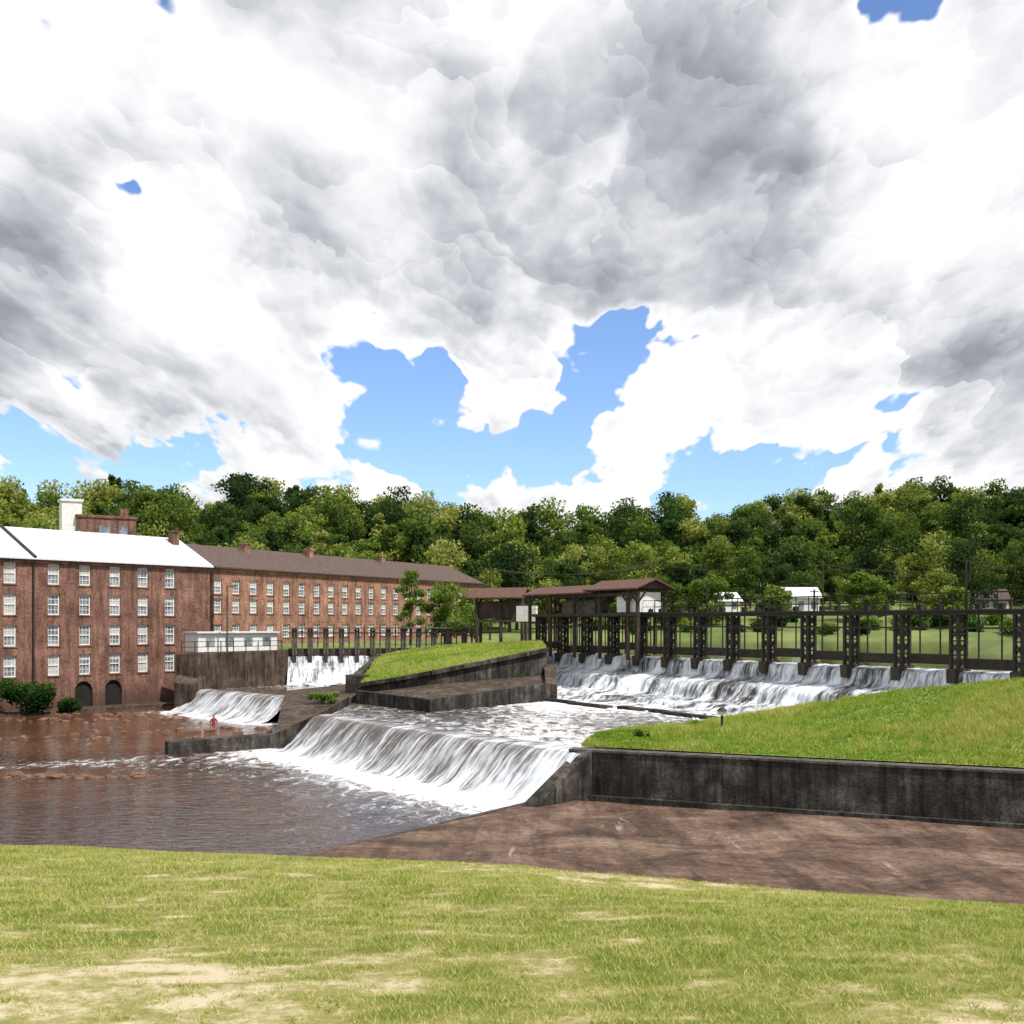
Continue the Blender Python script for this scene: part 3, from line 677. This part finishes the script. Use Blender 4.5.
mb=MB(); mb.prism([(-31,101.2),(-28.9,101.),(-22.3,107.8),(-22.3,114),(-32,114)],[5.1,5.2,5.3,5.3,5.2],-1.5)
mb.prism([(-30.6,99.6),(-28.8,99.),(-28.,101.9),(-30.8,101.5)],[2.6,2.4,3.2,3.4],-1.5)
mb.build('stone_abutment',[wallb])
E4=empty('white_annex',(-30.2,105.8,0),math.atan2(5,6))
mb=MB(); mb.box(0.,8.4,0,3,5.2,7.0); mb.build('walls',[white],E4)
mb=MB(); mb.box(-.2,8.6,-.3,3.2,7.003,7.15); mb.build('roof',[metalroof],E4)
mb=MB()
for k in range(4): mb.box(.8+k*2,1.7+k*2,-.03,-.005,5.7,6.6)
mb.build('windows',[glass],E4)
mb=MB()
for k in range(9):
    a=Vector((-30.6,101.9)).lerp(Vector((-22.8,109.)),k/8); mb.beam((a.x,a.y,5.2),(a.x,a.y,6.3),.08,.08)
for z in(5.75,6.25): mb.beam((-30.6,101.9,z),(-22.8,109.,z),.06,.06)
mb.build('railing_fence',[steel])
mb=MB(); mb.tube((-27.5,106.2,5.2),(-27.5,106.2,11.6),.1,.07,8); mb.beam((-27.5,106.2,11.5),(-26.6,105.6,11.6),.06,.06); mb.box(-26.9,-26.4,105.4,105.7,11.45,11.6); mb.build('lamp_post',[greysteel])

# ------------------------------------------------------------------ trees
def tree_mesh(name,h,cr,nleaf,ls,lm,seed,conic=False,sparse=1.):
    r=np.random.default_rng(seed); rr=random.Random(seed)
    mb=MB()
    p=Vector((0,0,-.6)); tr=h*.018+.06; tip=Vector((rr.uniform(-.4,.4),rr.uniform(-.4,.4),h*.8))
    prev=p
    for k in range(1,6):
        q_=p.lerp(tip,k/5)+Vector((rr.uniform(-.2,.2),rr.uniform(-.2,.2),0))*h*.03
        mb.tube(prev,q_,tr*(1-(k-1)*.18),tr*(1-k*.18),6); prev=q_
    cl=[]
    ncl=int(34*sparse); lop=(rr.uniform(-.25,.25)*cr,rr.uniform(-.25,.25)*cr)
    for k in range(ncl):
        z=(k+.5)/ncl*.7+.2
        prof=(math.sin(((z-.12)/.88)**.75*math.pi)**.5 if not conic else (1.05-z)**.7)
        a=rr.uniform(0,6.283); ra=cr*prof*rr.uniform(.15,.95)
        c=Vector((math.cos(a)*ra+lop[0]*z,math.sin(a)*ra+lop[1]*z,z*h*rr.uniform(.93,1.05))); cl.append((c,rr.uniform(.2,.42)*cr*(1. if not conic else (1.15-z*.6))))
        if k%2==0:
            b_=Vector((0,0,max(h*.2,c.z-ra*.8))); mb.tube(b_,c,tr*.35,tr*.1,4)
    o=mb.build(name,[bark]); me0=o.data; bpy.data.objects.remove(o)
    per=nleaf//ncl; C=[];T=[]
    for c,s_ in cl:
        d_=r.normal(size=(per,3)); d_/=np.linalg.norm(d_,axis=1)[:,None]; rad=s_*(.3+.95*r.random(per)**.8)
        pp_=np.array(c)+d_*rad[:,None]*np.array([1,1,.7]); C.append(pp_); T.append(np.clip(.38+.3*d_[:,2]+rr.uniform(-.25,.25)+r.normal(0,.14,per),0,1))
    C=np.concatenate(C);T=np.concatenate(T);n_=len(C)
    a=r.normal(size=(n_,3));a/=np.linalg.norm(a,axis=1)[:,None]; b_=np.cross(a,r.normal(size=(n_,3)));b_/=np.linalg.norm(b_,axis=1)[:,None]
    s_=ls*(.45+r.random(n_))[:,None]
    Q=np.stack([C-a*s_-b_*s_*.3,C+b_*s_*.7-a*s_*.2,C+a*s_+b_*s_*.2,C-b_*s_*.6+a*s_*.1],1)
    v0=np.array([v.co for v in me0.vertices]); f0=[tuple(p_.vertices) for p_ in me0.polygons]; nv0=len(v0)
    V=np.concatenate([v0,Q.reshape(-1,3)]); F=f0+[tuple(range(nv0+4*i,nv0+4*i+4)) for i in range(n_)]
    me=bpy.data.meshes.new(name); me.from_pydata(V.tolist(),[],F); me.materials.append(bark); me.materials.append(lm)
    me.polygons.foreach_set('material_index',[0]*len(f0)+[1]*n_)
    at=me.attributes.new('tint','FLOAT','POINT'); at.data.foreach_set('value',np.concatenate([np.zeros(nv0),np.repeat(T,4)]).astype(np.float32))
    return me
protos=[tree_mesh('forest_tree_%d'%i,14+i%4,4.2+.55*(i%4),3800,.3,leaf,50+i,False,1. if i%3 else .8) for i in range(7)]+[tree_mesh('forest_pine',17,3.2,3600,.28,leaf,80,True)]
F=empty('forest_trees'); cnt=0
houses=[(52.5,200),(38,199),(86,200)]
for gx in np.arange(-165,175,6.4):
    for gy in np.arange(176,318,8.):
        x=gx+random.uniform(-3,3); y=gy+random.uniform(-3.5,3.5)
        if abs(x/y)>.56: continue
        if x>14 and y<187+5*math.sin(x*.12): continue
        px=x/y
        if .228<px<.245 and 210<y<270: continue
        if x>14 and y<212 and random.random()<.45: continue
        if y<209 and any(abs(px-hx/hy)<.034 for hx,hy in houses): continue
        if y<250 and random.random()<.15: continue
        wx=(x+32)*d2_[0]+(y-118)*d2_[1]; wy=-(x+32)*d2_[1]+(y-118)*d2_[0]
        if -4<wx<64 and -8<wy<20: continue
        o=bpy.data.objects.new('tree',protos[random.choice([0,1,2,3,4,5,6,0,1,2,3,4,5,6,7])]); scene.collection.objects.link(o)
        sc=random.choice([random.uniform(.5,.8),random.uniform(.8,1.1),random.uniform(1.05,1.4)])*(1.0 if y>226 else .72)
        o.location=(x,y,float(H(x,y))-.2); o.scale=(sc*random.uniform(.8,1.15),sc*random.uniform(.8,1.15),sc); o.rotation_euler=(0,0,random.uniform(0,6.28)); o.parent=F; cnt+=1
print('trees',cnt)
def addtree(name,x,y,z,h,cr,n_,ls,lm,seed,sparse=1.,conic=False):
    me=tree_mesh(name,h,cr,n_,ls,lm,seed,conic,sparse); o=bpy.data.objects.new(name,me); o.location=(x,y,z); scene.collection.objects.link(o); return o
def hz(x,y): return float(H(x,y))
addtree('slender_tree',-11.,119,5.6,9.,1.5,3500,.13,leafl,5,.8)
addtree('spring_tree',-7.6,124,5.6,7.2,3.,5000,.16,leafl,6)
addtree('spring_tree.001',-4.6,128,5.6,6.,2.6,4000,.16,leafl,8)
for k,(x,y,h,c_,lm_) in enumerate([(80,192,15,6.2,leaf),(33,182,8,3.6,leafl),(60,186,9,4.2,leafl),(25,178,9,3.8,leaf),(92,184,12,5.,leaf),(72,180,7,3.4,leafl),(31,193,10,4.2,leaf),(45,188,6,3.,leafl),(42,178,4.5,2.4,leaf),(66,178,4,2.2,leaf),(98,190,9,4.,leafl),(19,180,6,3.,leafl)]):
    addtree('broadleaf_tree',x,y,hz(x,y)-.1,h,c_,6500,.22,lm_,11+k)
def shrub(name,x,y,z,w_,h,n_,seed,lm=shrubm,ls=.12):
    r=np.random.default_rng(seed); C=[];T=[]
    for k in range(14):
        a=r.random()*6.28; c=np.array([math.cos(a)*r.random()*w_*.7,math.sin(a)*r.random()*w_*.5,h*(.2+.6*r.random())])
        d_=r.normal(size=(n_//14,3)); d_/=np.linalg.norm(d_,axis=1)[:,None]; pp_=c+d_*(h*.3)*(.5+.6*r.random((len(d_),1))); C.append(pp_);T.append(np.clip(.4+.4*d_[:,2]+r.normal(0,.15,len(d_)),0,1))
    C=np.concatenate(C);T=np.concatenate(T);C[:,2]=np.abs(C[:,2]);n2=len(C)
    a=r.normal(size=(n2,3));a/=np.linalg.norm(a,axis=1)[:,None];b_=np.cross(a,r.normal(size=(n2,3)));b_/=np.linalg.norm(b_,axis=1)[:,None]
    Q=np.stack([C-a*ls,C+b_*ls*.6,C+a*ls,C-b_*ls*.6],1); me=polymesh(name,Q,4,[lm],T); o=bpy.data.objects.new(name,me); o.location=(x,y,z); scene.collection.objects.link(o)
shrub('shrub',-42.3,96,.0,3.,2.9,5000,1); shrub('shrub',-46,93.5,.0,3.,3.3,5000,2); shrub('shrub',-39.8,98.5,0,1.4,1.3,1500,3)
shrub('shrub',-13.5,79,2.3,1.6,.8,1500,4,leafl,.08); shrub('shrub',6.2,53.,2.4,.7,.5,500,5,shrubm,.05); shrub('shrub',9.6,57.8,2.5,.6,.5,400,6,leafl,.05)
for k in range(30):
    x=13+k*2.9+random.uniform(-2,2); y=random.uniform(171,188); shrub('shrub',x,y,hz(x,y)-.1,2.4,random.uniform(1.2,2.8),800,30+k,random.choice([shrubm,leafl]),.22)

# ------------------------------------------------------------------ far houses, poles
def house(name,x,y,z,w_,dp,hh_,rh,rm,wm,rz=0):
    E=empty(name,(x,y,z),rz)
    mb=MB(); mb.box(-w_/2,w_/2,0,dp,-1,hh_)
    for sx in(-w_/2,w_/2): mb.poly([(sx,0,hh_),(sx,dp,hh_),(sx,dp/2,hh_+rh)])
    mb.build('walls',[wm],E)
    mb=MB(); gable(mb,(-w_/2,dp/2),(w_/2,dp/2),dp/2+.5,hh_-.1,hh_+rh+.05,0,.4); mb.build('roof',[rm],E)
    mb=MB(); k=-w_/2+1
    while k<w_/2-1: mb.box(k,k+.9,-.05,-.01,1.,2.3); k+=2.2
    mb.box(-.5,.5,-.06,-.02,0,2.1); mb.build('windows_and_door',[glass],E)
house('white_house',52.5,200,hz(52.5,200)+.2,7,6,3,1.8,metalroof,white)
house('white_cottage',38,199,hz(38,199)+.2,7,5,2.4,1.5,metalroof,white,.2)
house('hillside_house',65.5,276,hz(65.5,276)+5,6,6,5,2.5,shingle,white)
house('white_barn',86,200,hz(86,200)+.2,8,6,2.6,1.8,shingle,white,-.2)
mb=MB(); tops=[]
for x,y in((-3,150),(24,186),(52,184),(86,183)):
    z=hz(x,y) if y>170 else 5.3
    mb.tube((x,y,z-.5),(x,y,z+10.5),.16,.1,8); mb.beam((x-1,y,z+9.9),(x+1,y,z+9.9),.12,.14); tops.append((x,y,z+10))
for a,b_ in zip(tops[:-1],tops[1:]):
    for o_ in(-.9,0,.9):
        prev=None
        for k in range(13):
            t=k/12; p=Vector(a).lerp(Vector(b_),t); p.x+=o_; p.z-=4*t*(1-t)*1.2
            if prev is not None: mb.beam(prev,p,.05,.05)
            prev=p.copy()
mb.build('utility_poles_with_wires',[wood])
mb=MB(); x,y=10.5,55.; z=2.5
mb.tube((x,y,z-.1),(x,y,z+.95),.07,.06,10,0); mb.tube((x,y,z),(x,y,z+.1),.18,.15,10,0); mb.tube((x,y,z+.95),(x,y,z+1.15),.2,.22,12,1); mb.tube((x,y,z+1.15),(x,y,z+1.34),.3,.08,12,0); mb.build('path_light',[steel,white])
mb=MB()
for k in range(260):
    c=rr.choice([(-27,58,4.5,.9),(-31,76,7,1.5),(-38,90,6,1.5),(-33,96,5,1.),(-25,82,4,1.2),(-22.5,57.5,2,.4)])
    rock(mb,rr.gauss(c[0],c[2]),rr.gauss(c[1],c[3]),rr.uniform(-.06,.03),rr.uniform(.12,.42))
mb.build('river_rocks',[simple('wet_rock',(.06,.032,.02),(.2,.11,.07),2.,.6)])
def person(name,x,y,z,rz):
    V=[(0,0,.92),(0,.0,1.15),(0,.0,1.42),(0,0,1.52),(0,-.02,1.64),(0,-.01,1.74),
       (.19,0,1.40),(.27,-.05,1.15),(.22,-.25,1.02),(-.19,0,1.40),(-.28,-.02,1.14),(-.26,-.14,.9),
       (.1,0,.86),(.12,-.02,.48),(.12,.02,.06),(.12,-.12,.04),(-.1,0,.86),(-.12,-.06,.48),(-.12,.02,.06),(-.12,-.1,.04)]
    Ed=[(0,1),(1,2),(2,3),(3,4),(4,5),(2,6),(6,7),(7,8),(2,9),(9,10),(10,11),(0,12),(12,13),(13,14),(14,15),(0,16),(16,17),(17,18),(18,19)]
    rad=[.15,.14,.15,.06,.1,.08,.07,.05,.04,.07,.05,.04,.1,.07,.05,.045,.1,.07,.05,.045]
    me=bpy.data.meshes.new(name); me.from_pydata(V,Ed,[]); o=bpy.data.objects.new(name,me); scene.collection.objects.link(o)
    md=o.modifiers.new('Skin','SKIN'); sv=me.skin_vertices[0].data
    for i,r_ in enumerate(rad): sv[i].radius=(r_,r_*(.8 if i<3 else 1))
    sv[0].use_root=True
    s_=o.modifiers.new('s','SUBSURF'); s_.levels=1; s_.render_levels=2
    m,nt,b=mat('clothes_and_skin',.8); se=N(nt,'ShaderNodeSeparateXYZ'); nt.links.new(oc(nt),se.inputs[0])
    r_=ramp(nt,M(nt,'DIVIDE',se.outputs[2],1.9),[(.0,(.03,.03,.05)),(.49,(.22,.04,.035)),(.79,(.3,.17,.12)),(.90,(.12,.03,.03))])
    for nd in nt.nodes:
        if nd.type=='VALTORGB': nd.color_ramp.interpolation='CONSTANT'
    nt.links.new(r_,b.inputs['Base Color']); me.materials.append(m)
    o.location=(x,y,z); o.rotation_euler=(0,0,rz)
person('wading_person',-23.6,87,-1.,.5)
